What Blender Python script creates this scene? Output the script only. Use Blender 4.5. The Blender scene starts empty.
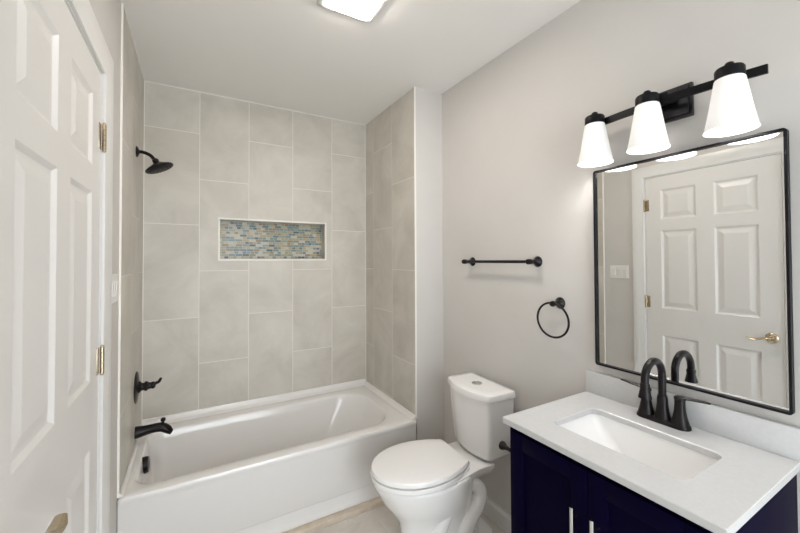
import bpy, bmesh, math, random
from mathutils import Vector, Matrix
random.seed(4)
SC = bpy.context.scene
COL = SC.collection
PI = math.pi
R = math.radians

# ------------------------------------------------------------------ camera, world, exposure
CAMZ = 1.454
cam = bpy.data.cameras.new('camera')
cam.sensor_width = 36.0
cam.lens = 36.0 * 358.3 / 800.0
cam.shift_y = -(266.5 - 254.2) / 800.0
cam.clip_start = 0.02
camo = bpy.data.objects.new('camera', cam)
COL.objects.link(camo)
yaw, pitch, roll = R(29.92), R(0.96), R(0.24)
fwd = Vector((math.sin(yaw) * math.cos(pitch), math.cos(yaw) * math.cos(pitch), math.sin(pitch)))
q = fwd.to_track_quat('-Z', 'Y')
camo.matrix_world = Matrix.Translation((0, 0, CAMZ)) @ q.to_matrix().to_4x4() @ Matrix.Rotation(-roll, 4, 'Z')
SC.camera = camo

world = bpy.data.worlds.new('world')
SC.world = world
world.use_nodes = True
world.node_tree.nodes['Background'].inputs[0].default_value = (.89, .955, 1.0, 1)
world.node_tree.nodes['Background'].inputs[1].default_value = 3.7

SC.view_settings.view_transform = 'Standard'
SC.view_settings.look = 'None'
SC.view_settings.gamma = 1.0
SC.view_settings.use_curve_mapping = False
SC.view_settings.exposure = 0.89
SC.cycles.diffuse_bounces = 8
SC.cycles.max_bounces = 14

BULB_W = 1.2           # each bulb of the vanity light
CEIL_E = 40.0          # lens of the ceiling light

# ------------------------------------------------------------------ room numbers (metres)
XL, XD = -0.274, -0.281            # tiled / painted face of the left wall
XT, XW = 1.238, 1.4626             # tiled end wall of the alcove / painted right wall
YB, YF, YR = 2.724, 1.958, -1.50   # back wall, front of the alcove, rear wall
ZC = 2.588
R0 = 2.303                         # a grout line of the even tile columns

# ------------------------------------------------------------------ materials
def mat(name, col=(.8, .8, .8), rough=.5, metal=0.0, coat=0.0, spec=.5):
    m = bpy.data.materials.new(name)
    m.use_nodes = True
    b = m.node_tree.nodes['Principled BSDF']
    b.inputs['Base Color'].default_value = (*col, 1)
    b.inputs['Roughness'].default_value = rough
    b.inputs['Metallic'].default_value = metal
    b.inputs['Coat Weight'].default_value = coat
    b.inputs['Specular IOR Level'].default_value = spec
    return m
def nodes(m):
    t = m.node_tree
    return t.nodes, t.links, t.nodes['Principled BSDF']
def math_node(N, L, op, a, b):
    n = N.new('ShaderNodeMath'); n.operation = op
    for i, v in enumerate((a, b)):
        if isinstance(v, (int, float)): n.inputs[i].default_value = v
        else: L.new(v, n.inputs[i])
    return n.outputs[0]
def noisy(m, c1, c2, scale=6, detail=4, bump=0.0, bscale=60):
    N, L, b = nodes(m)
    g = N.new('ShaderNodeNewGeometry')
    n = N.new('ShaderNodeTexNoise'); n.inputs['Scale'].default_value = scale; n.inputs['Detail'].default_value = detail
    L.new(g.outputs['Position'], n.inputs['Vector'])
    r = N.new('ShaderNodeValToRGB')
    r.color_ramp.elements[0].position = .3; r.color_ramp.elements[1].position = .7
    r.color_ramp.elements[0].color = (*c1, 1); r.color_ramp.elements[1].color = (*c2, 1)
    L.new(n.outputs['Fac'], r.inputs[0]); L.new(r.outputs[0], b.inputs['Base Color'])
    if bump:
        n2 = N.new('ShaderNodeTexNoise'); n2.inputs['Scale'].default_value = bscale
        L.new(g.outputs['Position'], n2.inputs['Vector'])
        bp = N.new('ShaderNodeBump'); bp.inputs['Strength'].default_value = bump; bp.inputs['Distance'].default_value = .002
        L.new(n2.outputs['Fac'], bp.inputs['Height']); L.new(bp.outputs[0], b.inputs['Normal'])
    return m
def tile_mat(name, axis, a0, odd_first=False, floor=False):
    """12 x 24 tiles, long side up the wall, every other column half a tile lower"""
    m = mat(name, rough=.42)
    N, L, b = nodes(m)
    g = N.new('ShaderNodeNewGeometry')
    s = N.new('ShaderNodeSeparateXYZ'); L.new(g.outputs['Position'], s.inputs[0])
    along = s.outputs['X' if floor else 'Z']
    u = math_node(N, L, 'SUBTRACT', along, (0.29 if floor else (R0 if odd_first else R0 + .3052)) - .6104 * 10)
    v = math_node(N, L, 'SUBTRACT', s.outputs[axis], a0 - (.3052 * 20 if floor else 0))
    c = N.new('ShaderNodeCombineXYZ'); L.new(u, c.inputs[0]); L.new(v, c.inputs[1])
    br = N.new('ShaderNodeTexBrick')
    br.offset = .5; br.offset_frequency = 2; br.squash = 1; br.squash_frequency = 2
    L.new(c.outputs[0], br.inputs['Vector'])
    br.inputs['Scale'].default_value = 1
    br.inputs['Color1'].default_value = (0, 0, 0, 1); br.inputs['Color2'].default_value = (1, 1, 1, 1)
    br.inputs['Mortar Size'].default_value = .0019; br.inputs['Mortar Smooth'].default_value = .1
    br.inputs['Brick Width'].default_value = .6104; br.inputs['Row Height'].default_value = .3052
    n1 = N.new('ShaderNodeTexNoise'); n1.inputs['Scale'].default_value = 3.2; n1.inputs['Detail'].default_value = 6
    n1.inputs['Roughness'].default_value = .62; n1.inputs['Distortion'].default_value = .6
    # shift the clouding from tile to tile
    off = N.new('ShaderNodeVectorMath'); off.operation = 'MULTIPLY_ADD'
    L.new(br.outputs['Color'], off.inputs[0]); off.inputs[1].default_value = (7, 3, 5); L.new(g.outputs['Position'], off.inputs[2])
    L.new(off.outputs[0], n1.inputs['Vector'])
    r = N.new('ShaderNodeValToRGB')
    lo, hi = ((.52, .475, .42), (.70, .675, .64)) if floor else ((.485, .455, .405), (.605, .575, .52))
    r.color_ramp.elements[0].position = .32; r.color_ramp.elements[1].position = .68
    r.color_ramp.elements[0].color = (*lo, 1); r.color_ramp.elements[1].color = (*hi, 1)
    L.new(n1.outputs['Fac'], r.inputs[0])
    mx = N.new('ShaderNodeMix'); mx.data_type = 'RGBA'
    L.new(br.outputs['Fac'], mx.inputs['Factor']); L.new(r.outputs[0], mx.inputs['A'])
    mx.inputs['B'].default_value = (.55, .52, .47, 1) if floor else (.74, .71, .66, 1)
    L.new(mx.outputs['Result'], b.inputs['Base Color'])
    bp = N.new('ShaderNodeBump'); bp.invert = True; bp.inputs['Strength'].default_value = .5; bp.inputs['Distance'].default_value = .001
    L.new(br.outputs['Fac'], bp.inputs['Height']); L.new(bp.outputs[0], b.inputs['Normal'])
    return m
def mosaic_mat():
    m = mat('glass_mosaic', rough=.2, spec=.3)
    N, L, b = nodes(m)
    g = N.new('ShaderNodeNewGeometry')
    s = N.new('ShaderNodeSeparateXYZ'); L.new(g.outputs['Position'], s.inputs[0])
    xy = math_node(N, L, 'ADD', s.outputs['X'], s.outputs['Y'])
    c = N.new('ShaderNodeCombineXYZ'); L.new(xy, c.inputs[0]); L.new(s.outputs['Z'], c.inputs[1])
    br = N.new('ShaderNodeTexBrick'); L.new(c.outputs[0], br.inputs['Vector'])
    br.offset = .37; br.offset_frequency = 3; br.squash = .6; br.squash_frequency = 2
    br.inputs['Scale'].default_value = 1
    br.inputs['Color1'].default_value = (0, 0, 0, 1); br.inputs['Color2'].default_value = (1, 1, 1, 1)
    br.inputs['Mortar Size'].default_value = .0011; br.inputs['Mortar Smooth'].default_value = .1
    br.inputs['Brick Width'].default_value = .045; br.inputs['Row Height'].default_value = .0175
    r = N.new('ShaderNodeValToRGB'); r.color_ramp.interpolation = 'CONSTANT'
    pal = [(0, (.17, .23, .22)), (.14, (.34, .30, .20)), (.30, (.08, .12, .14)), (.37, (.40, .38, .30)), (.52, (.23, .29, .25)),
           (.63, (.26, .20, .12)), (.71, (.13, .18, .21)), (.79, (.45, .43, .37)), (.90, (.17, .24, .25))]
    e = r.color_ramp.elements
    e[0].position, e[0].color = pal[0][0], (*pal[0][1], 1)
    e[1].position, e[1].color = pal[1][0], (*pal[1][1], 1)
    for p_, c_ in pal[2:]:
        k = e.new(p_); k.color = (*c_, 1)
    L.new(br.outputs['Color'], r.inputs[0])
    mx = N.new('ShaderNodeMix'); mx.data_type = 'RGBA'
    L.new(br.outputs['Fac'], mx.inputs['Factor']); L.new(r.outputs[0], mx.inputs['A']); mx.inputs['B'].default_value = (.50, .47, .40, 1)
    L.new(mx.outputs['Result'], b.inputs['Base Color'])
    return m

M = {}
M['wall'] = noisy(mat('wall_paint', rough=.6, spec=.3), (.572, .553, .53), (.588, .568, .545), 4, 2, .08, 220)
M['ceiling'] = mat('ceiling_paint', (.82, .80, .775), .7, spec=.2)
M['trim'] = mat('white_trim_paint', (.70, .692, .68), .32)
M['door'] = mat('white_door_paint', (.69, .675, .66), .35)
M['tile_back'] = tile_mat('tile_back', 'X', XL)
M['tile_right'] = tile_mat('tile_right', 'Y', YF, True)
M['tile_left'] = tile_mat('tile_left', 'Y', YF, True)
M['floor'] = tile_mat('floor_tile', 'Y', 1.86, floor=True)
M['mosaic'] = mosaic_mat()
M['edge'] = mat('white_edge_trim', (.80, .78, .74), .35)
M['tub'] = mat('tub_acrylic', (.76, .748, .735), .13, coat=.3)
M['ceramic'] = mat('white_ceramic', (.82, .815, .81), .09, coat=.4)
M['seat'] = mat('white_seat_plastic', (.83, .822, .815), .2)
M['bronze'] = noisy(mat('dark_bronze', rough=.3, metal=0, spec=.22), (.007, .005, .006), (.011, .008, .009), 30)
M['black'] = mat('black_metal', (.006, .0055, .007), .42, 0, spec=.16)
M['plate_black'] = mat('polished_black_metal', (.05, .048, .052), .22, .8)
M['chrome'] = mat('chrome', (.66, .66, .66), .16, 1)
M['nickel'] = mat('satin_nickel', (.52, .43, .31), .25, 1)
M['navy'] = noisy(mat('navy_lacquer', rough=.5, spec=.03), (.0019, .0011, .0125), (.0023, .0014, .0145), 8)
M['quartz'] = noisy(mat('white_quartz', rough=.22), (.525, .528, .53), (.55, .553, .555), 90, 3)
M['glass'] = mat('mirror_silver', (.86, .87, .86), .0, 1)
M['dark'] = mat('dark_gap', (.02, .02, .02), .8)
M['plate'] = mat('white_switch_plastic', (.76, .74, .72), .3)
M['beige'] = noisy(mat('beige_stone_strip', rough=.5), (.50, .42, .33), (.62, .54, .45), 20)

def emit_mat(name, col, s):
    m = bpy.data.materials.new(name); m.use_nodes = True
    N, L = m.node_tree.nodes, m.node_tree.links
    N.clear()
    o = N.new('ShaderNodeOutputMaterial'); e = N.new('ShaderNodeEmission')
    e.inputs[0].default_value = (*col, 1); e.inputs[1].default_value = s
    L.new(e.outputs[0], o.inputs[0])
    return m
def frosted(name, t):
    m = bpy.data.materials.new(name); m.use_nodes = True
    N, L = m.node_tree.nodes, m.node_tree.links
    N.clear()
    o = N.new('ShaderNodeOutputMaterial'); mx = N.new('ShaderNodeMixShader')
    d = N.new('ShaderNodeBsdfDiffuse'); d.inputs[0].default_value = (.86, .86, .86, 1)
    tr = N.new('ShaderNodeBsdfTranslucent'); tr.inputs[0].default_value = (1, 1, 1, 1)
    mx.inputs[0].default_value = t
    L.new(d.outputs[0], mx.inputs[1]); L.new(tr.outputs[0], mx.inputs[2]); L.new(mx.outputs[0], o.inputs[0])
    return m
M['shade'] = frosted('frosted_glass', .010)
M['lens'] = emit_mat('lit_lens', (1.0, .92, .83), CEIL_E)
M['bulb'] = emit_mat('lit_bulb', (1.0, .97, .94), 14)

# ------------------------------------------------------------------ mesh helpers
def obj(name, bm, m, parent=None, smooth=35, recalc=True):
    if recalc: bmesh.ops.recalc_face_normals(bm, faces=bm.faces)
    me = bpy.data.meshes.new(name)
    bm.to_mesh(me); bm.free()
    for mm in (m if isinstance(m, (list, tuple)) else [m]): me.materials.append(mm)
    if smooth:
        me.shade_smooth(); me.set_sharp_from_angle(angle=R(smooth))
    o = bpy.data.objects.new(name, me); COL.objects.link(o)
    if parent: o.parent = parent
    return o
def thing(name, label, cat, loc=(0, 0, 0), rz=0, group=None):
    o = bpy.data.objects.new(name, None); COL.objects.link(o)
    o.empty_display_size = .05
    o.location = loc; o.rotation_euler = (0, 0, rz)
    o['label'] = label; o['category'] = cat
    if group: o['group'] = group
    return o
def tag(o, label, cat, group=None):
    o['label'] = label; o['category'] = cat
    if group: o['group'] = group
    return o
def struct(name, bm, m, label=None, cat=None, smooth=0):
    o = obj(name, bm, m, None, smooth); o['kind'] = 'structure'
    if label: o['label'] = label
    if cat: o['category'] = cat
    return o
def box(bm, x0, x1, y0, y1, z0, z1, bev=0, seg=2, mi=0):
    g = bmesh.ops.create_cube(bm, size=1)
    vs = g['verts']
    for v in vs:
        v.co = Vector(((x0 + x1) / 2 + v.co.x * (x1 - x0), (y0 + y1) / 2 + v.co.y * (y1 - y0), (z0 + z1) / 2 + v.co.z * (z1 - z0)))
    fs = {f for v in vs for f in v.link_faces}
    for f in fs: f.material_index = mi
    if bev:
        es = list({e for v in vs for e in v.link_edges})
        r = bmesh.ops.bevel(bm, geom=es, offset=bev, segments=seg, profile=.5, affect='EDGES')
        for f in r['faces']: f.material_index = mi
    return bm
def B(*a, **k): return box(bmesh.new(), *a, **k)
def loft(bm, loops, cap0=True, cap1=True, closed=True, mi=0):
    rows = [[bm.verts.new(p) for p in lp] for lp in loops]
    n = len(rows[0])
    for a, b in zip(rows, rows[1:]):
        for i in range(n if closed else n - 1):
            j = (i + 1) % n
            try: bm.faces.new((a[i], a[j], b[j], b[i])).material_index = mi
            except ValueError: pass
    if cap0: bm.faces.new(rows[0][::-1]).material_index = mi
    if cap1: bm.faces.new(rows[-1]).material_index = mi
    return rows
def lathe(bm, prof, base=(0, 0, 0), axis=(0, 0, 1), n=32, cap0=True, cap1=True, sx=1, sy=1):
    """prof: (radius, height) pairs along axis from base"""
    q_ = Vector((0, 0, 1)).rotation_difference(Vector(axis).normalized())
    b = Vector(base)
    loops = [[b + q_ @ Vector((max(r, 1e-4) * math.cos(2 * PI * i / n) * sx, max(r, 1e-4) * math.sin(2 * PI * i / n) * sy, h)) for i in range(n)] for r, h in prof]
    loft(bm, loops, cap0, cap1)
    return bm
def catmull(pts, k=6):
    P = [Vector(p) for p in pts]
    P = [P[0] * 2 - P[1]] + P + [P[-1] * 2 - P[-2]]
    out = []
    for i in range(1, len(P) - 2):
        for s in range(k):
            t = s / k
            a, b, c, d = P[i - 1], P[i], P[i + 1], P[i + 2]
            out.append(.5 * ((2 * b) + (c - a) * t + (2 * a - 5 * b + 4 * c - d) * t * t + (3 * b - a - 3 * c + d) * t ** 3))
    out.append(P[-2]); return out
def tube(bm, pts, rad, n=14, smooth=0, up=None, squash=None, cap=True):
    """rad: number or list per input point; squash=(a,b) multiplies the two section axes"""
    k = smooth
    if k:
        rr = rad if isinstance(rad, (list, tuple)) else [rad] * len(pts)
        P = catmull(pts, k)
        rads = []
        for i in range(len(P)):
            f = i / k; j = min(int(f), len(rr) - 2); rads.append(rr[j] + (rr[j + 1] - rr[j]) * (f - j))
    else:
        P = [Vector(p) for p in pts]
        rads = list(rad) if isinstance(rad, (list, tuple)) else [rad] * len(P)
    loops = []
    T = [(P[min(i + 1, len(P) - 1)] - P[max(i - 1, 0)]).normalized() for i in range(len(P))]
    nrm = Vector(up) if up else (Vector((0, 0, 1)) if abs(T[0].z) < .9 else Vector((1, 0, 0)))
    for p, t, r in zip(P, T, rads):
        nrm = (nrm - t * nrm.dot(t)).normalized(); bn = t.cross(nrm)
        a_, b_ = squash if squash else (1, 1)
        loops.append([p + nrm * (r * a_ * math.cos(2 * PI * i / n)) + bn * (r * b_ * math.sin(2 * PI * i / n)) for i in range(n)])
    loft(bm, loops, cap, cap)
    return bm
def rrect(cx, cy, hx, hy, r0, n=8, rl=None):
    """rounded rectangle, 4n points, counter-clockwise; rl: another radius for the corners on the -x side"""
    pts = []
    for qx, qy, a0 in ((1, 1, 0), (-1, 1, 90), (-1, -1, 180), (1, -1, 270)):
        r = max(1e-4, min(rl if rl and qx < 0 else r0, hx, hy))
        for i in range(n):
            a = R(a0 + 90 * i / (n - 1))
            pts.append((cx + qx * (hx - r) + r * math.cos(a), cy + qy * (hy - r) + r * math.sin(a)))
    return pts
def sphere(bm, c, r, n=16, sz=1):
    bmesh.ops.create_uvsphere(bm, u_segments=n, v_segments=n // 2 + 2, radius=r, matrix=Matrix.Translation(c) @ Matrix.Diagonal((1, 1, sz, 1)))
    return bm

# ------------------------------------------------------------------ structure: the room shell
T = .10
DY0, DY1, DZ = .805, 1.605, 2.113        # the closed door in the left wall
struct('floor', B(XD - T, XW + T, YR - T, YB + T, -.08, 0), M['floor'], 'large beige stone look floor tiles', 'floor')
struct('ceiling', B(XD - T, XW + T, YR - T, YB + T, ZC, ZC + .08), M['ceiling'], 'flat pale ceiling', 'ceiling')
bm = bmesh.new()
box(bm, XD - T, XD, YR - T, DY0 - .022, 0, ZC); box(bm, XD - T, XD, DY1 + .022, YB + T, 0, ZC); box(bm, XD - T, XD, DY0 - .022, DY1 + .022, DZ + .022, ZC)
struct('wall_left', bm, M['wall'], 'painted wall holding the white panelled door', 'wall')
bm = bmesh.new(); box(bm, XD + .0005, XL, YF, YB, .44, ZC - .0005)
struct('wall_shower', bm, M['tile_left'], 'tiled shower wall carrying the shower head and spout', 'wall')
NX0, NX1, NZ0, NZ1 = .153, .890, 1.466, 1.739
bm = bmesh.new()
box(bm, XD + .0005, NX0, YB, YB + T, .0, ZC - .0005); box(bm, NX1, XT + .01, YB, YB + T, 0, ZC - .0005)
box(bm, NX0, NX1, YB, YB + T, 0, NZ0); box(bm, NX0, NX1, YB, YB + T, NZ1, ZC - .0005)
struct('wall_back', bm, M['tile_back'], 'grey tiled back wall of the tub alcove with a niche', 'wall')
bm = bmesh.new()
box(bm, NX0 - .0, NX1, YB + .078, YB + T + .01, NZ0, NZ1)
struct('wall_niche', bm, M['mosaic'], 'blue and beige glass mosaic at the back of the niche', 'wall')
bm = bmesh.new()
for a in ((NX0, NX0 + .002, NZ0, NZ1), (NX1 - .002, NX1, NZ0, NZ1), (NX0, NX1, NZ0, NZ0 + .002), (NX0, NX1, NZ1 - .002, NZ1)):
    box(bm, a[0], a[1], YB + .001, YB + .079, a[2], a[3])
struct('wall_niche_sides', bm, M['tile_back'], 'grey tiled inner sides of the shower niche', 'wall')
bm = bmesh.new()
w = .011
box(bm, NX0 - w, NX1 + w, YB - .004, YB + .004, NZ1 - .001, NZ1 + w, .0015); box(bm, NX0 - w, NX1 + w, YB - .004, YB + .004, NZ0 - w, NZ0 + .001, .0015)
box(bm, NX0 - w, NX0 + .001, YB - .004, YB + .004, NZ0, NZ1, .0015); box(bm, NX1 - .001, NX1 + w, YB - .004, YB + .004, NZ0, NZ1, .0015)
struct('trim_1', bm, M['edge'], 'white edging around the mosaic niche', 'trim')
struct('wall_right', B(XW, XW + T, YR - T, YB + T, 0, ZC), M['wall'], 'painted wall behind the vanity and toilet', 'wall')
struct('wall_return', B(XT + .010, XW - .0005, YF, YB + T, 0, ZC - .0005), M['wall'], 'narrow painted return wall beside the tub', 'wall')
struct('wall_alcove_end', B(XT, XT + .0098, YF + .0025, YB - .0005, .42, ZC - .0006), M['tile_right'], 'tiled end wall of the tub alcove opposite the shower head', 'wall')
bm = bmesh.new()
box(bm, XD - T, -.15, YR - T, YR, 0, ZC); box(bm, 1.15, XW + T, YR - T, YR, 0, ZC); box(bm, -.15, 1.15, YR - T, YR, 2.13, ZC)  # doorway opening added, out of view, so world light fills the room
struct('wall_rear', bm, M['wall'], 'unseen painted rear wall with a doorway opening added for fill light', 'wall')
bm = bmesh.new(); box(bm, XT - .001, XT + .010, YF - .002, YF + .0025, .44, ZC - .001)
struct('trim_2', bm, M['edge'], 'white metal edge strip on the tiles beside the return wall', 'trim')
bm = bmesh.new(); box(bm, XD, XL + .001, YF - .006, YF - .0005, .44, ZC - .001)
struct('trim_3', bm, M['edge'], 'white metal edge strip where shower tiles meet the painted wall', 'trim')
def cove(bm, p0, p1, nrm, r=.006):
    """thin caulk bead between ceiling and tile"""
    p0, p1, nrm = Vector(p0), Vector(p1), Vector(nrm)
    up = Vector((0, 0, -1))
    prof = [(0, 0), (r, 0), (r * .35, r * .35), (0, r)]
    loft(bm, [[p + nrm * a + up * b for a, b in prof] for p in (p0, p1)])
bm = bmesh.new()
cove(bm, (XL, YB, ZC - .001), (XT, YB, ZC - .001), (0, -1, 0)); cove(bm, (XL, YF, ZC - .001), (XL, YB, ZC - .001), (1, 0, 0)); cove(bm, (XT, YF, ZC - .001), (XT, YB, ZC - .001), (-1, 0, 0), .004)
box(bm, XL, XL + .004, YB - .004, YB, .47, ZC - .002); box(bm, XT - .004, XT, YB - .004, YB, .47, ZC - .002)
struct('trim_4', bm, M['edge'], 'white caulk line along the tile edges', 'trim')

def baseboard(name, pts_prof_axis, label):
    struct(name, pts_prof_axis, M['trim'], label, 'baseboard')
def bb(axis, c, s, a0, a1):
    """baseboard along axis; c wall coordinate, s direction out of the wall"""
    prof = [(0, 0), (.014, 0), (.014, .078), (.010, .088), (.0075, .092), (.006, .101), (0, .101)]
    bm = bmesh.new()
    loft(bm, [[((c + s * d, a, z) if axis == 'Y' else (a, c + s * d, z)) for d, z in prof] for a in (a0, a1)])
    return bm
baseboard('baseboard_right', bb('Y', XW, -1, .93, YF), 'white baseboard on the wall behind the toilet')
baseboard('baseboard_return', bb('X', YF, -1, XT + .012, XW - .014), 'white baseboard on the return wall beside the tub')
baseboard('baseboard_left', bb('Y', XD, 1, DY1 + .115, 1.935), 'white baseboard between the door casing and the tub')

# ------------------------------------------------------------------ door with six raised panels
def door_panels(bm, y0, y1, z0, z1, xf, xb):
    ys = [y0, y0 + .110, y0 + .110 + .235, y1 - .110 - .235, y1 - .110, y1]
    zs = [z0, z0 + .235, .855, 1.068, 1.680, 1.765, 2.003, z1]
    for i in range(5):
        for j in range(7):
            a0, a1, c0, c1 = ys[i], ys[i + 1], zs[j], zs[j + 1]
            if i in (1, 3) and j in (1, 3, 5):
                loops = []
                for ins, d in ((0, 0), (.004, .0025), (.012, .0085), (.019, .0095), (.026, .0085), (.050, .0025), (.053, .002)):
                    loops.append([(xf - d, a0 + ins, c0 + ins), (xf - d, a1 - ins, c0 + ins), (xf - d, a1 - ins, c1 - ins), (xf - d, a0 + ins, c1 - ins)])
                loft(bm, loops, False, True)
            else:
                bm.faces.new([bm.verts.new(p) for p in ((xf, a0, c0), (xf, a1, c0), (xf, a1, c1), (xf, a0, c1))])
    bmesh.ops.remove_doubles(bm, verts=bm.verts, dist=.0002)
    # edges and back of the slab
    c = [(y0, z0), (y1, z0), (y1, z1), (y0, z1)]
    loft(bm, [[(xf, y, z) for y, z in c], [(xb, y, z) for y, z in c]], False, True)
    return bm
XDF = XD - .004
bm = door_panels(bmesh.new(), DY0 + .003, DY1 - .003, .012, DZ - .003, XDF, XDF - .035)
door = struct('door_1', bm, M['door'], 'closed white six panel door with a lever handle', 'door')
# hinges
def hinge(zc):
    bm = bmesh.new()
    for k in range(5):
        lathe(bm, [(.0055, .0), (.0062, .0008), (.0062, .0165), (.0055, .0173)], (XD + .006, DY1 + .0005, zc - .045 + k * .018), n=14)
    sphere(bm, (XD + .006, DY1 + .0005, zc + .047), .0058, 10); sphere(bm, (XD + .006, DY1 + .0005, zc - .047), .0058, 10)
    box(bm, XDF - .001, XDF + .0022, DY1 - .030, DY1 - .001, zc - .045, zc + .045, .0008)
    box(bm, XD - .002, XD + .0025, DY1 + .0015, DY1 + .014, zc - .045, zc + .045, .0008)
    h = obj('hinge', bm, M['nickel'], door); h['label'] = 'satin nickel hinge'
for zc in (1.889, 1.111, .30): hinge(zc)
# lever handle on the room side
bm = bmesh.new()
HY, HZ = .866, .952
lathe(bm, [(.031, 0), (.033, .004), (.031, .009), (.020, .013), (.012, .016), (.011, .046), (.012, .050)], (XDF, HY, HZ), (1, 0, 0), 28)
tube(bm, [(XDF + .050, HY - .012, HZ + .002), (XDF + .052, HY + .008, HZ + .001), (XDF + .053, HY + .035, HZ - .006), (XDF + .056, HY + .060, HZ - .014), (XDF + .057, HY + .082, HZ - .014), (XDF + .056, HY + .106, HZ - .008)],
     [.010, .0115, .0105, .0105, .0105, .007], 12, 5, up=(0, 0, 1), squash=(.7, 1.45))
h = obj('door_handle', bm, M['nickel'], door, 50); h['label'] = 'satin nickel lever handle'
# jamb and casing
bm = bmesh.new()
box(bm, XD - T, XD - .0003, DY0 - .022, DY0, 0, DZ + .02); box(bm, XD - T, XD - .0003, DY1, DY1 + .022, 0, DZ + .02); box(bm, XD - T, XD - .0003, DY0, DY1, DZ, DZ + .022)
struct('trim_5', bm, M['trim'], 'white door jamb', 'trim')
def casing_loop(bm):
    prof = [(0, 0), (0, .008), (.008, .011), (.03, .012), (.045, .016), (.075, .018), (.086, .016), (.088, 0)]   # distance from the opening, thickness
    a, c = DY0 - .006, DY1 + .006; t = DZ + .006
    loops = []
    for corner in (0, 1, 2, 3):
        lp = []
        for d, x in prof:
            y = (a - d) if corner in (0, 1) else (c + d)
            z = 0 if corner in (0, 3) else t + d
            lp.append((XD + x, y, z))
        loops.append(lp)
    loft(bm, loops)
    return bm
struct('trim_6', casing_loop(bmesh.new()), M['trim'], 'white moulded casing around the door', 'trim', smooth=20)

# ------------------------------------------------------------------ bathtub
tub = thing('bathtub', 'white alcove bathtub set between the tiled walls', 'bathtub', (0, 0, 0))
TX0, TX1, TY0, TY1, TZ = XD + .001, XT - .001, 1.938, YB - .001, .438
bm = bmesh.new()
def tl(cx, cy, hx, hy, r, z): return [(x, y, z) for x, y in rrect(cx, cy, hx, hy, r, 10)]
ocx, ocy, ohx, ohy = (TX0 + TX1) / 2, (TY0 + TY1) / 2, (TX1 - TX0) / 2, (TY1 - TY0) / 2
def inner(x0, x1, y0, y1, r, z): return [(x, y, z) for x, y in rrect((x0 + x1) / 2, (y0 + y1) / 2, (x1 - x0) / 2, (y1 - y0) / 2, r, 10, .085)]
loops = [tl(ocx, ocy + .010, ohx - .001, ohy - .010, .004, .118), tl(ocx, ocy + .006, ohx - .001, ohy - .006, .004, .128), tl(ocx, ocy + .006, ohx, ohy - .006, .006, .385), tl(ocx, ocy + .002, ohx, ohy - .002, .01, .405), tl(ocx, ocy, ohx, ohy, .012, .418),
         tl(ocx, ocy, ohx, ohy, .014, TZ - .012), tl(ocx, ocy, ohx - .003, ohy - .003, .014, TZ - .004), tl(ocx, ocy, ohx - .011, ohy - .011, .016, TZ),
         inner(-.236, 1.136, 2.002, 2.612, .19, TZ), inner(-.229, 1.126, 2.010, 2.604, .19, TZ - .004), inner(-.224, 1.118, 2.016, 2.598, .19, TZ - .014),
         inner(-.219, 1.10, 2.020, 2.592, .19, TZ - .06), inner(-.210, 1.05, 2.030, 2.575, .19, TZ - .15), inner(-.195, .985, 2.046, 2.55, .18, TZ - .24),
         inner(-.160, .93, 2.066, 2.53, .17, TZ - .31), inner(-.13, .88, 2.095, 2.50, .15, TZ - .345), inner(-.08, .82, 2.13, 2.46, .13, TZ - .358)]
loft(bm, loops, False, True)
body = obj('tub_body', bm, M['tub'], tub, 40)
# raised tile flange, a cove rising to the wall at the back and both ends
bm = bmesh.new()
def lip(a, b, nrm, h=.040, w_=.040):
    prof = [(0, -.012), (w_, -.012), (w_, .000), (w_ - .004, .0035), (w_ * .55, .007), (w_ * .25, .018), (.006, h - .004), (.0, h)]
    loft(bm, [[Vector(p) + Vector(nrm) * d + Vector((0, 0, z)) for d, z in prof] for p in (a, b)])
lip((TX0, TY1, TZ), (TX1, TY1, TZ), (0, -1, 0)); lip((TX1, TY0 + .012, TZ), (TX1, TY1, TZ), (-1, 0, 0), .022, .032); lip((XL, TY0 + .022, TZ), (XL, TY1, TZ), (1, 0, 0), .014, .014)
obj('tile_flange', bm, M['tub'], tub, 40)
bm = B(TX0 + .002, TX1 - .002, TY0 + .024, TY0 + .05, .0, .13)
obj('toe_panel', bm, M['tub'], tub)
# overflow on the inside of the shower end
bm = bmesh.new()
lathe(bm, [(.040, -.014), (.041, .006), (.037, .017), (.02, .020), (0, .0205)], (-.216, 2.30, TZ - .046), (1, -.05, .05), 28)
o = obj('overflow_cover', bm, M['bronze'], tub); o['label'] = 'dark bronze round overflow cover'
bm = bmesh.new(); lathe(bm, [(.036, 0), (.036, .006), (.030, .010), (0, .012)], (.02, 2.30, TZ - .3585), (0, 0, 1), 24)
o = obj('drain', bm, M['bronze'], tub); o['label'] = 'dark bronze drain'
o = tag(obj('floor_strip', B(TX0 + .002, TX1 + .002, TY0 - .020, TY0 + .022, .0, .030, .004), M['beige']), 'narrow beige stone strip on the floor along the foot of the tub', 'floor strip')
o['kind'] = 'structure'; o.name = 'trim_7'; o['category'] = 'trim'

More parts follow.
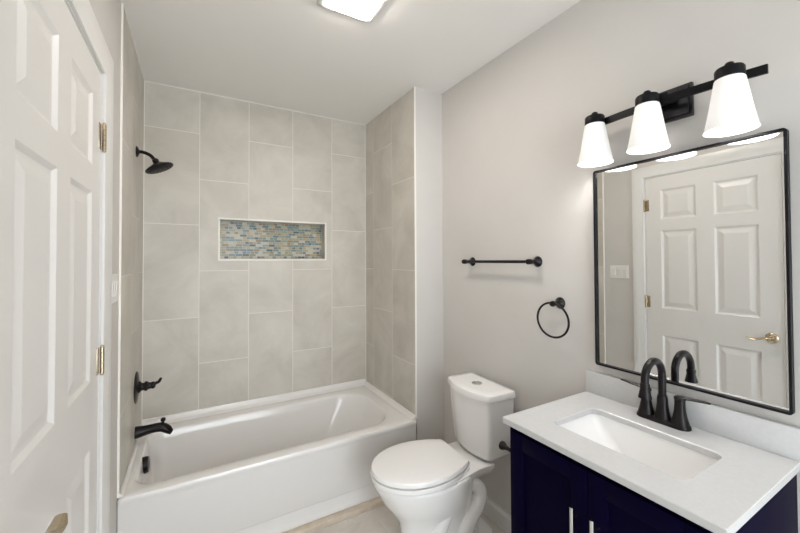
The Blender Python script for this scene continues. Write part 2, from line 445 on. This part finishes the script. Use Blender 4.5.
# ------------------------------------------------------------------ shower fittings
def shower():
    Y, Z = 2.40, 2.052
    t = thing('shower_fixture', 'dark bronze shower head on a bent arm from the tiled wall', 'shower head', (XL, Y, Z))
    bm = lathe(bmesh.new(), [(.030, 0), (.030, .003), (.025, .008), (.014, .012), (.011, .014)], (0, 0, 0), (1, 0, 0), 28); obj('flange', bm, M['bronze'], t)
    bm = tube(bmesh.new(), [(.005, 0, 0), (.03, 0, .001), (.062, -.003, -.012), (.078, -.006, -.030), (.084, -.008, -.040)], .0095, 14, 5); obj('shower_arm', bm, M['bronze'], t)
    d = Vector((.43, -.02, -.90)).normalized(); b = Vector((.085, -.008, -.036))
    bm = lathe(bmesh.new(), [(.011, -.006), (.016, 0), (.016, .012), (.013, .016), (.022, .020), (.042, .029), (.062, .038), (.071, .044), (.072, .051), (.068, .054)], b, d, 36); h = obj('spray_head', bm, M['bronze'], t)
    bm = lathe(bmesh.new(), [(.067, .0535), (.062, .057), (0, .058)], b, d, 36)
    for r_, n_ in ((.018, 6), (.038, 12), (.052, 18)):
        for i in range(n_):
            q_ = Vector((0, 0, 1)).rotation_difference(d); a = 2 * PI * i / n_
            lathe(bm, [(.0022, .057), (.0016, .0605)], b + q_ @ Vector((r_ * math.cos(a), r_ * math.sin(a), 0)), d, 6)
    obj('spray_face', bm, M['black'], h)
shower()
def valve():
    Y, Z = 2.455, .757
    t = thing('shower_valve', 'dark bronze shower valve with a round plate and lever above the tub spout', 'shower valve', (XL, Y, Z))
    obj('escutcheon', lathe(bmesh.new(), [(.085, 0), (.086, .003), (.080, .007), (.05, .011), (.034, .013)], (0, 0, 0), (1, 0, 0), 40), M['bronze'], t)
    obj('valve_body', lathe(bmesh.new(), [(.033, .010), (.031, .018), (.022, .026), (.020, .036), (.026, .042), (.026, .052), (.019, .058), (.017, .070), (.020, .075), (.019, .084), (.012, .090), (0, .092)], (0, 0, 0), (1, 0, 0), 28), M['bronze'], t)
    bm = tube(bmesh.new(), [(.078, 0, .004), (.094, -.002, .010), (.106, -.004, .016), (.112, -.006, .027), (.118, -.006, .036)], [.010, .0085, .008, .008, .0055], 12, 4, squash=(1, 1.1)); obj('lever', bm, M['bronze'], t)
valve()
def spout():
    Y, Z = 2.44, .515
    t = thing('tub_spout', 'dark bronze tub spout with a diverter knob over the bath rim', 'tub spout', (XL, Y, Z))
    bm = bmesh.new()
    secs = [(0, 0, .033, .033), (.010, 0, .034, .032), (.03, .001, .029, .029), (.06, .004, .025, .025), (.095, .006, .025, .024), (.118, .004, .027, .025), (.138, -.005, .029, .025), (.156, -.020, .029, .021), (.168, -.034, .026, .013)]
    loops = []
    for x, z, a, c in secs:
        tilt = 0 if x < .12 else (x - .12) / .05 * .75
        loops.append([(x + c * math.sin(u) * math.sin(tilt), a * .95 * math.cos(u), z + c * math.sin(u) * math.cos(tilt)) for u in [2 * PI * i / 20 for i in range(20)]])
    loft(bm, loops); obj('spout_body', bm, M['bronze'], t, 50)
    obj('diverter_knob', lathe(bmesh.new(), [(.008, 0), (.007, .010), (.012, .014), (.013, .022), (.009, .029), (0, .030)], (.126, 0, .024), (.1, 0, 1), 18), M['bronze'], t)
spout()

# ------------------------------------------------------------------ toilet (local +x points out from the wall)
toilet = thing('toilet', 'white two piece toilet with closed lid between the tub and the vanity', 'toilet', (1.428, 1.472, 0), PI - R(3.5))
def egg(xb, xf, hw, z, sq=2.35, n=40, k=.47, y0=0):
    """outline: back xb, front xf, half width hw; the widest point at fraction k; the back is squarer than the front"""
    xm = xb + (xf - xb) * k; pts = []
    for i in range(n):
        a = 2 * PI * i / n; c, s = math.cos(a), math.sin(a)
        if c >= 0:
            e = 2.0; x = xm + (xf - xm) * abs(c) ** (2 / e)
        else:
            e = sq; x = xm - (xm - xb) * abs(c) ** (2 / e)
        pts.append((x, y0 + hw * math.copysign(abs(s) ** (2 / e), s), z))
    return pts
bm = bmesh.new()
loops = [egg(.14, .600, .125, 0, 3.0), egg(.14, .598, .123, .012, 3), egg(.15, .580, .110, .03, 3), egg(.16, .562, .098, .09, 3), egg(.17, .562, .096, .16, 3), egg(.18, .575, .108, .21, 3), egg(.185, .612, .137, .26, 2.8),
         egg(.185, .655, .163, .32, 2.6), egg(.185, .682, .177, .37, 2.6), egg(.185, .698, .183, .400, 2.5), egg(.187, .699, .183, .412, 2.5), egg(.19, .694, .177, .418, 2.5)]
loft(bm, loops)
# rear deck the tank sits on, flaring back from the bowl
def deck(z, x0, hw0, x1, hw1, r=.03):
    return [(x0, -hw0 + .0, z), (x0 + .1, -hw0 - .002, z), (x1, -hw1, z), (x1, hw1, z), (x0 + .1, hw0 + .002, z), (x0, hw0, z)]
loft(bm, [deck(.345, .14, .08, .36, .15), deck(.375, .115, .115, .36, .168), deck(.405, .10, .130, .36, .172), deck(.424, .10, .134, .36, .172), deck(.431, .108, .127, .36, .163)])
# centre body under the deck and the foot
loft(bm, [[(x, s * hw, z) for x, hw, s in ((.16, .045, -1), (.34, .07, -1), (.34, .07, 1), (.14, .045, 1))] for z in (0.0, .36)])
loft(bm, [egg(.05, .40, .118, 0, 4, k=.3), egg(.05, .40, .118, .02, 4, k=.3), egg(.06, .39, .10, .042, 4, k=.3)])
# trapway: the bent pipe showing on both flanks
for s in (-1, 1):
    tube(bm, [(.475, s * .058, .0), (.458, s * .064, .05), (.425, s * .074, .12), (.386, s * .082, .20), (.342, s * .088, .275), (.285, s * .090, .332), (.215, s * .091, .338), (.168, s * .091, .292), (.178, s * .092, .235), (.222, s * .093, .182), (.256, s * .094, .13), (.27, s * .094, .075), (.274, s * .094, .0)],
         [.05, .05, .047, .041, .034, .033, .036, .039, .040, .041, .042, .042, .045], 18, 6)
    lathe(bm, [(.016, 0), (.015, .010), (.008, .017), (0, .018)], (.315, s * .098, .03), (0, 0, 1), 14)
obj('bowl', bm, M['ceramic'], toilet, 48)
bm = bmesh.new()
def seat_o(z, d=0):
    xm, xf, xb, hw, hb, r = .47, .708 - d, .246 + d, .186 - d, .134 - d * .7, .022
    half = [(xm + (xf - xm) * math.cos(R(90 * i / 14)), hw * math.sin(R(90 * i / 14))) for i in range(15)]
    for i in range(1, 9):
        t = i / 8; half.append((xm + (xb + r - xm) * t, hw + (hb - hw) * t ** 2.2))
    half += [(xb + r * (1 - math.sin(R(a))), hb - r * (1 - math.cos(R(a)))) for a in (30, 60, 90)]
    return [(x, y, z) for x, y in half] + [(x, -y, z) for x, y in half[:0:-1]]
loft(bm, [seat_o(.4245, .022), seat_o(.4245, .003), seat_o(.427), seat_o(.441), seat_o(.4435, .002), seat_o(.444, .022)])
obj('seat', bm, M['seat'], toilet)
bm = bmesh.new()
loft(bm, [seat_o(.4495, .022), seat_o(.4495, .005), seat_o(.452, .003), seat_o(.465, .003), seat_o(.471, .006), seat_o(.474, .018), seat_o(.4765, .06), seat_o(.478, .12)])
obj('lid', bm, M['seat'], toilet)
for s in (-1, 1):
    obj('hinge', tube(bmesh.new(), [(.240, s * .075 - .022, .445), (.240, s * .075 + .022, .445)], .012, 14), M['seat'], toilet)
def tank_loop(x0, x1, hw, z, bow=.03, r=.03, n=12, y0=0):
    """flat back, bowed front with rounded corners"""
    pts = [(x0, -hw + .006, z), (x0 + .006, -hw, z)]
    xe = x1 - bow
    pts += [(xe - r, -hw, z)]
    for i in range(1, 5):
        a = R(90 * i / 5); pts.append((xe - r + r * math.sin(a), -hw + r - r * math.cos(a), z))
    for i in range(n + 1):
        u = -1 + 2 * i / n; y = u * (hw - r)
        pts.append((xe + bow * (1 - u * u), y, z))
    m_ = [(x, -y, z) for x, y, z in pts[::-1]][n + 1:]
    return [(x, y + .007 + y0, z) for x, y, z in pts + m_]
bm = bmesh.new()
loft(bm, [tank_loop(.03, .158, .128, .438, .02, y0=-.015), tank_loop(.022, .170, .145, .446, .022, y0=-.015), tank_loop(.016, .178, .155, .464, .026, y0=-.014), tank_loop(.008, .204, .168, .66, .03), tank_loop(.006, .210, .171, .752, .032)])
obj('tank', bm, M['ceramic'], toilet, 40)
bm = bmesh.new()
loft(bm, [tank_loop(.006, .214, .171, .7525, .032), tank_loop(.002, .222, .179, .757, .034), tank_loop(.002, .223, .180, .780, .034), tank_loop(.005, .220, .177, .788, .034), tank_loop(.014, .211, .168, .792, .034), tank_loop(.04, .185, .138, .794, .03)])
obj('tank_lid', bm, M['ceramic'], toilet, 40)
bm = lathe(bmesh.new(), [(.027, 0), (.027, .004), (.024, .006), (.0235, .0045), (0, .0045)], (.112, .012, .7925), (0, 0, 1), 32)
box(bm, .0885, .1355, .0112, .0128, .796, .7976)
o = obj('flush_button', bm, M['chrome'], toilet); o['label'] = 'chrome dual flush button'

# ------------------------------------------------------------------ vanity cabinet
CY0, CY1, CX = .324, .926, .985
vc = thing('vanity_cabinet', 'dark navy vanity cabinet with two shaker doors under the white countertop', 'cabinet', (0, 0, 0))
CT = .876
bm = bmesh.new()
t_ = .018
box(bm, CX, XW - .002, CY0, CY0 + t_, 0, CT, .001); box(bm, CX, XW - .002, CY1 - t_, CY1, 0, CT, .001)
box(bm, XW - .02, XW - .002, CY0 + t_, CY1 - t_, .1, CT); box(bm, CX + .01, XW - .02, CY0 + t_, CY1 - t_, .10, .118)
box(bm, CX, CX + t_, CY0 + t_, CY0 + .045, .1, CT); box(bm, CX, CX + t_, CY1 - .045, CY1 - t_, .1, CT)
box(bm, CX, CX + t_, CY0 + .045, CY1 - .045, CT - .035, CT); box(bm, CX, CX + t_, CY0 + .045, CY1 - .045, .1, .135)
box(bm, CX + .055, CX + .07, CY0 + t_, CY1 - t_, 0, .1)
obj('cabinet_body', bm, M['navy'], vc)
def cab_door(y0, y1, hy):
    bm = bmesh.new(); x0, x1 = CX - .0205, CX - .0015; z0, z1 = .118, CT - .018; s_ = .052
    box(bm, x0, x1, y0, y0 + s_, z0, z1, .0012); box(bm, x0, x1, y1 - s_, y1, z0, z1, .0012)
    box(bm, x0, x1, y0 + s_, y1 - s_, z1 - s_, z1, .0012); box(bm, x0, x1, y0 + s_, y1 - s_, z0, z0 + s_, .0012)
    box(bm, x0 + .010, x1, y0 + s_ - .004, y1 - s_ + .004, z0 + s_ - .004, z1 - s_ + .004)
    d = obj('door', bm, M['navy'], vc)
    bm = bmesh.new(); xh = x0 - .030
    tube(bm, [(xh, hy, .560), (xh, hy, .750)], .0058, 16)
    for z in (.592, .718): tube(bm, [(x0, hy, z), (xh, hy, z)], .0046, 12)
    h = obj('handle', bm, M['chrome'], d); h['label'] = 'silver bar handle'
cm = .622
cab_door(cm + .0015, CY1 - .020, cm + .030)
cab_door(CY0 + .020, cm - .0015, cm - .030)

# ------------------------------------------------------------------ countertop with backsplash, sink
ct = thing('countertop', 'white quartz countertop with a low backsplash on the navy vanity', 'countertop', (0, 0, 0))
KX0, KX1, KY0, KY1, KZ = .954, XW - .0015, .312, .933, .896
SX0, SX1, SY0, SY1 = 1.068, 1.310, .432, .816
bm = bmesh.new()
scx, scy, shx, shy = (SX0 + SX1) / 2, (SY0 + SY1) / 2, (SX1 - SX0) / 2, (SY1 - SY0) / 2
kcx, kcy, khx, khy = (KX0 + KX1) / 2, (KY0 + KY1) / 2, (KX1 - KX0) / 2, (KY1 - KY0) / 2
def kl(ins, z): return [(x, y, z) for x, y in rrect(kcx, kcy, khx - ins, khy - ins, .004, 8)]
def sl(out, z, r=.028): return [(x, y, z) for x, y in rrect(scx, scy, shx + out, shy + out, r + out, 8)]
loft(bm, [sl(0, KZ - .020), kl(.0, KZ - .020), kl(0, KZ - .002), kl(.002, KZ), sl(.002, KZ), sl(0, KZ - .002), sl(0, KZ - .020)], False, False)
bmesh.ops.remove_doubles(bm, verts=bm.verts, dist=.00005)
obj('slab', bm, M['quartz'], ct, 30)
obj('backsplash', B(XW - .0205, XW - .0015, KY0, KY1, KZ, .985, .0015), M['quartz'], ct)
sink = thing('sink_basin', 'white rectangular undermount sink basin in the quartz countertop', 'sink', (0, 0, 0))
bm = bmesh.new()
def bl(x0, x1, y0, y1, r, z): return [(x, y, z) for x, y in rrect((x0 + x1) / 2, (y0 + y1) / 2, (x1 - x0) / 2, (y1 - y0) / 2, r, 8)]
e_ = .004
loops = [bl(SX0 - .03, SX1 + .03, SY0 - .03, SY1 + .03, .04, KZ - .0335), bl(SX0 - .03, SX1 + .03, SY0 - .03, SY1 + .03, .04, KZ - .0208), bl(SX0 - e_, SX1 + e_, SY0 - e_, SY1 + e_, .032, KZ - .0208),
         bl(SX0 - e_ + .002, SX1 + e_ - .002, SY0 - e_ + .006, SY1 + e_ - .006, .032, KZ - .03), bl(SX0 + .010, SX1 - .006, SY0 + .035, SY1 - .045, .034, KZ - .085), bl(SX0 + .020, SX1 - .014, SY0 + .07, SY1 - .085, .036, KZ - .128),
         bl(SX0 + .035, SX1 - .03, SY0 + .095, SY1 - .11, .036, KZ - .140), bl(scx - .03, scx + .03, scy - .03, scy + .03, .03, KZ - .146)]
loft(bm, loops, False, True)
outer = [bl(SX0 - .03, SX1 + .03, SY0 - .03, SY1 + .03, .04, KZ - .0335), bl(SX0 - .012, SX1 + .012, SY0 - .012, SY1 + .012, .034, KZ - .04), bl(SX0 + .0, SX1 + .0, SY0 + .03, SY1 - .03, .04, KZ - .14), bl(SX0 + .03, SX1 - .03, SY0 + .09, SY1 - .09, .04, KZ - .16)]
loft(bm, outer, False, True)
obj('basin', bm, M['ceramic'], sink, 40)
bm = lathe(bmesh.new(), [(.029, 0), (.029, .003), (.024, .005), (.022, .002), (0, .003)], (scx, scy, KZ - .1465), (0, 0, 1), 28)
o = obj('drain', bm, M['bronze'], sink); o['label'] = 'dark bronze drain ring'

# ------------------------------------------------------------------ faucet
FX, FY = 1.399, .626
fa = thing('faucet', 'dark bronze two handle gooseneck faucet behind the sink', 'faucet', (FX, FY, KZ + .0004))
bm = bmesh.new()
def fl(hx, hy, z, r=None): return [(x, y, z) for x, y in rrect(0, 0, hx, hy, r or hx, 10)]
loft(bm, [fl(.028, .081, 0), fl(.028, .081, .006), fl(.026, .079, .011), fl(.020, .073, .014)])
obj('base_plate', bm, M['bronze'], fa)
bell = [(.0265, .008), (.0255, .016), (.020, .035), (.0165, .055), (.015, .075), (.015, .090), (.0165, .092), (.0165, .099), (.013, .102), (0, .1025)]
for s in (-1, 1):
    h = obj('handle_base', lathe(bmesh.new(), bell, (0, s * .051, 0), (0, 0, 1), 28), M['bronze'], fa)
    bm = tube(bmesh.new(), [(0, s * .046, .098), (-.002, s * .066, .100), (-.004, s * .094, .103), (-.005, s * .116, .106), (-.005, s * .134, .106)], [.009, .0075, .0068, .0068, .005], 12, 4, up=(0, 0, 1), squash=(.55, 1.15))
    obj('lever', bm, M['bronze'], h)
bm = lathe(bmesh.new(), [(.0255, .008), (.024, .018), (.019, .04), (.0165, .062), (.016, .080), (.0145, .086), (.0145, .09)], (0, 0, 0), (0, 0, 1), 28)
rr_ = .0565; zc_ = .158
pts = [(0, 0, .08), (0, 0, .105), (0, 0, .135)] + [(-rr_ + rr_ * math.cos(a), 0, zc_ + rr_ * math.sin(a)) for a in [R(180 * i / 14) for i in range(15)]] + [(-2 * rr_, 0, .148), (-2 * rr_, 0, .142)]
tube(bm, pts, .0118, 18, up=(0, 1, 0))
sp = obj('spout', bm, M['bronze'], fa)
obj('nozzle', lathe(bmesh.new(), [(.0128, .150), (.0145, .146), (.0145, .138), (.0135, .134), (.0165, .118), (.0195, .106), (.0195, .103), (.012, .102)][::-1], (-2 * rr_, 0, 0), (0, 0, 1), 24), M['bronze'], sp)

# ------------------------------------------------------------------ toilet paper holder post on the cabinet side
tp = thing('paper_holder', 'small dark knob ended paper holder post on the navy cabinet side by the toilet', 'paper holder', (1.045, CY1, .731))
obj('flange', lathe(bmesh.new(), [(.020, 0), (.020, .003), (.015, .008), (.009, .012)], (0, 0, 0), (0, 1, 0), 24), M['bronze'], tp)
obj('post', lathe(bmesh.new(), [(.008, .008), (.007, .03), (.0068, .066), (.0085, .078), (.015, .090), (.0165, .095), (.0165, .100), (.012, .104), (0, .105)], (0, 0, 0), (0, 1, 0), 24), M['bronze'], tp)

# ------------------------------------------------------------------ mirror
MY0, MY1, MZ0, MZ1 = .321, .887, 1.021, 1.8205
mi = thing('mirror', 'black framed rectangular mirror above the vanity', 'mirror', (1.4405, .75, (MZ0 + MZ1) / 2), R(-1.1))
hy_, hz_ = (MY1 - MY0) / 2, (MZ1 - MZ0) / 2; oy_ = (MY0 + MY1) / 2 - .75
def ml(ins, x, r): return [(x, y, z) for y, z in rrect(oy_, 0, hy_ - ins, hz_ - ins, r, 8)]
bm = bmesh.new()
loft(bm, [ml(.0075, .006, .003), ml(.0075, -.0045, .003), ml(.0065, -.0055, .004), ml(.001, -.0055, .009), ml(0, -.0045, .010), ml(0, .012, .010), ml(.0075, .012, .003)], False, False)
obj('frame', bm, M['black'], mi, 40)
bm = bmesh.new()
loft(bm, [ml(.0073, .0045, .003), ml(.0073, .010, .003)], True, True)
obj('mirror_glass', bm, M['glass'], mi, 20)

# ------------------------------------------------------------------ vanity light
VY, VZ = .627, 1.984
vl = thing('vanity_light', 'dark bar light with three frosted glass shades above the mirror', 'wall light', (XW, VY, VZ))
bm = bmesh.new()
loft(bm, [[(x, y, z) for y, z in rrect(-.014, .012, .068 - i_, .057 - i_, .003, 4)] for x, i_ in ((0, 0), (-.010, 0), (-.013, .003), (-.013, .008), (-.020, .010), (-.022, .013))])
obj('back_plate', bm, M['plate_black'], vl)
def bow(y): return -.088 + .026 * (y / .265) ** 2
bm = bmesh.new()
loops = []
for i in range(33):
    y = -.277 + .542 * i / 32; x = bow(y)
    loops.append([(x - .004, y, -.006), (x + .004, y, -.006), (x + .004, y, .020), (x - .004, y, .020)])
loft(bm, loops); obj('bar', bm, M['black'], vl)
bm = bmesh.new(); box(bm, -.086, -.020, -.040, .024, .0125, .034, .002); obj('arm', bm, M['black'], vl)
for y in (-.205, 0, .205):
    xs = bow(y) - .024; y += .009 if y == 0 else 0
    bm = lathe(bmesh.new(), [(.0335, -.003), (.0350, .001), (.0350, .027), (.032, .032), (.017, .034), (.012, .042), (.010, .047), (.007, .049), (0, .050)], (xs, y, 0), (0, 0, 1), 32)
    tube(bm, [(bow(y), y, .010), (xs, y, .010)], .009, 12)
    cap = obj('shade_cap', bm, M['black'], vl)
    bm = lathe(bmesh.new(), [(.0325, .003), (.036, -.003), (.042, -.040), (.051, -.096), (.061, -.149), (.062, -.152)], (xs, y, 0), (0, 0, 1), 40, True, False)
    obj('shade', bm, M['shade'], vl, recalc=False)
    bm = sphere(bmesh.new(), (xs, y, -.066), .021, 16, 1.2); lathe(bm, [(.012, -.05), (.012, .006)], (xs, y, 0), (0, 0, 1), 14)
    bl_ = obj('bulb', bm, M['bulb'], cap)
    ld = bpy.data.lights.new('bulb_light', 'POINT'); ld.energy = BULB_W; ld.color = (1.0, .985, .97); ld.shadow_soft_size = .024
    lo = bpy.data.objects.new('bulb_light', ld); COL.objects.link(lo); lo.parent = cap; lo.location = (xs, y, -.09)

# ------------------------------------------------------------------ ceiling light
cl = thing('ceiling_light', 'square lit ceiling light with a white frame', 'ceiling light', (.592, 1.40, ZC))
bm = bmesh.new()
def cl_(h, z, r=.02): return [(x, y, z) for x, y in rrect(0, 0, h, h, r, 6)]
loft(bm, [cl_(.133, 0), cl_(.133, -.008), cl_(.128, -.014), cl_(.112, -.018), cl_(.106, -.016), cl_(.106, -.006)], True, True)
obj('frame', bm, M['trim'], cl, 40)
bm = bmesh.new(); loft(bm, [cl_(.105, -.0065), cl_(.105, -.018), cl_(.098, -.026), cl_(.08, -.029)], True, True)
obj('lens', bm, M['lens'], cl, 40)

# ------------------------------------------------------------------ towel bar and ring
def post(bm, y, l=.060):
    lathe(bm, [(.0265, 0), (.0265, .003), (.024, .007), (.017, .013), (.0125, .022), (.0105, .034), (.0105, .044), (.013, .048), (.0135, l + .004), (.011, l + .010), (.006, l + .013), (0, l + .0135)], (0, y, 0), (-1, 0, 0), 28)
    return bm
tb = thing('towel_bar', 'dark bronze towel bar with round posts on the painted wall', 'towel bar', (XW, 1.418, 1.444))
for y in (-.232, .242): obj('post', post(bmesh.new(), y, .068), M['bronze'], tb)
obj('rod', tube(bmesh.new(), [(-.062, -.24, 0), (-.062, .25, 0)], .0078, 16), M['bronze'], tb)
tr = thing('towel_ring', 'dark bronze towel ring hanging below and beside the towel bar', 'towel ring', (XW, 1.065, 1.254))
obj('post', post(bmesh.new(), 0, .052), M['bronze'], tr)
bm = bmesh.new()
rp = [Vector((-.053 - .004 * math.cos(a), .002 + .081 * math.sin(a), -.074 + .078 * math.cos(a))) for a in [2 * PI * i / 48 for i in range(48)]]
loops = []
for i, p in enumerate(rp):
    t = (rp[(i + 1) % 48] - rp[i - 1]).normalized(); n1 = Vector((1, 0, 0)); n1 = (n1 - t * n1.dot(t)).normalized(); n2 = t.cross(n1)
    loops.append([p + n1 * .0048 * math.cos(2 * PI * k / 12) + n2 * .0048 * math.sin(2 * PI * k / 12) for k in range(12)])
loft(bm, loops + [loops[0]], False, False); bmesh.ops.remove_doubles(bm, verts=bm.verts, dist=.00002)
obj('ring', bm, M['bronze'], tr)

# ------------------------------------------------------------------ light switch by the door
ls = thing('light_switch', 'white triple rocker switch plate between the door casing and shower tiles', 'light switch', (XD, 1.818, 1.345))
bm = bmesh.new()
loft(bm, [[(x, y, z) for y, z in rrect(0, 0, .081 - i_, .057 - i_, .005, 5)] for x, i_ in ((0, 0), (.003, 0), (.0055, .003), (.006, .006))])
obj('cover_plate', bm, M['plate'], ls)
for y in (-.046, 0, .046):
    bm = bmesh.new(); box(bm, .004, .0075, y - .0165, y + .0165, -.033, .033, .001)
    loft(bm, [[(.0075, y - .015, -.031), (.0075, y + .015, -.031), (.0075, y + .015, .031), (.0075, y - .015, .031)], [(.0082, y - .0145, -.030), (.0082, y + .0145, -.030), (.0105, y + .0145, .030), (.0105, y - .0145, .030)]])
    obj('rocker', bm, M['plate'], ls)
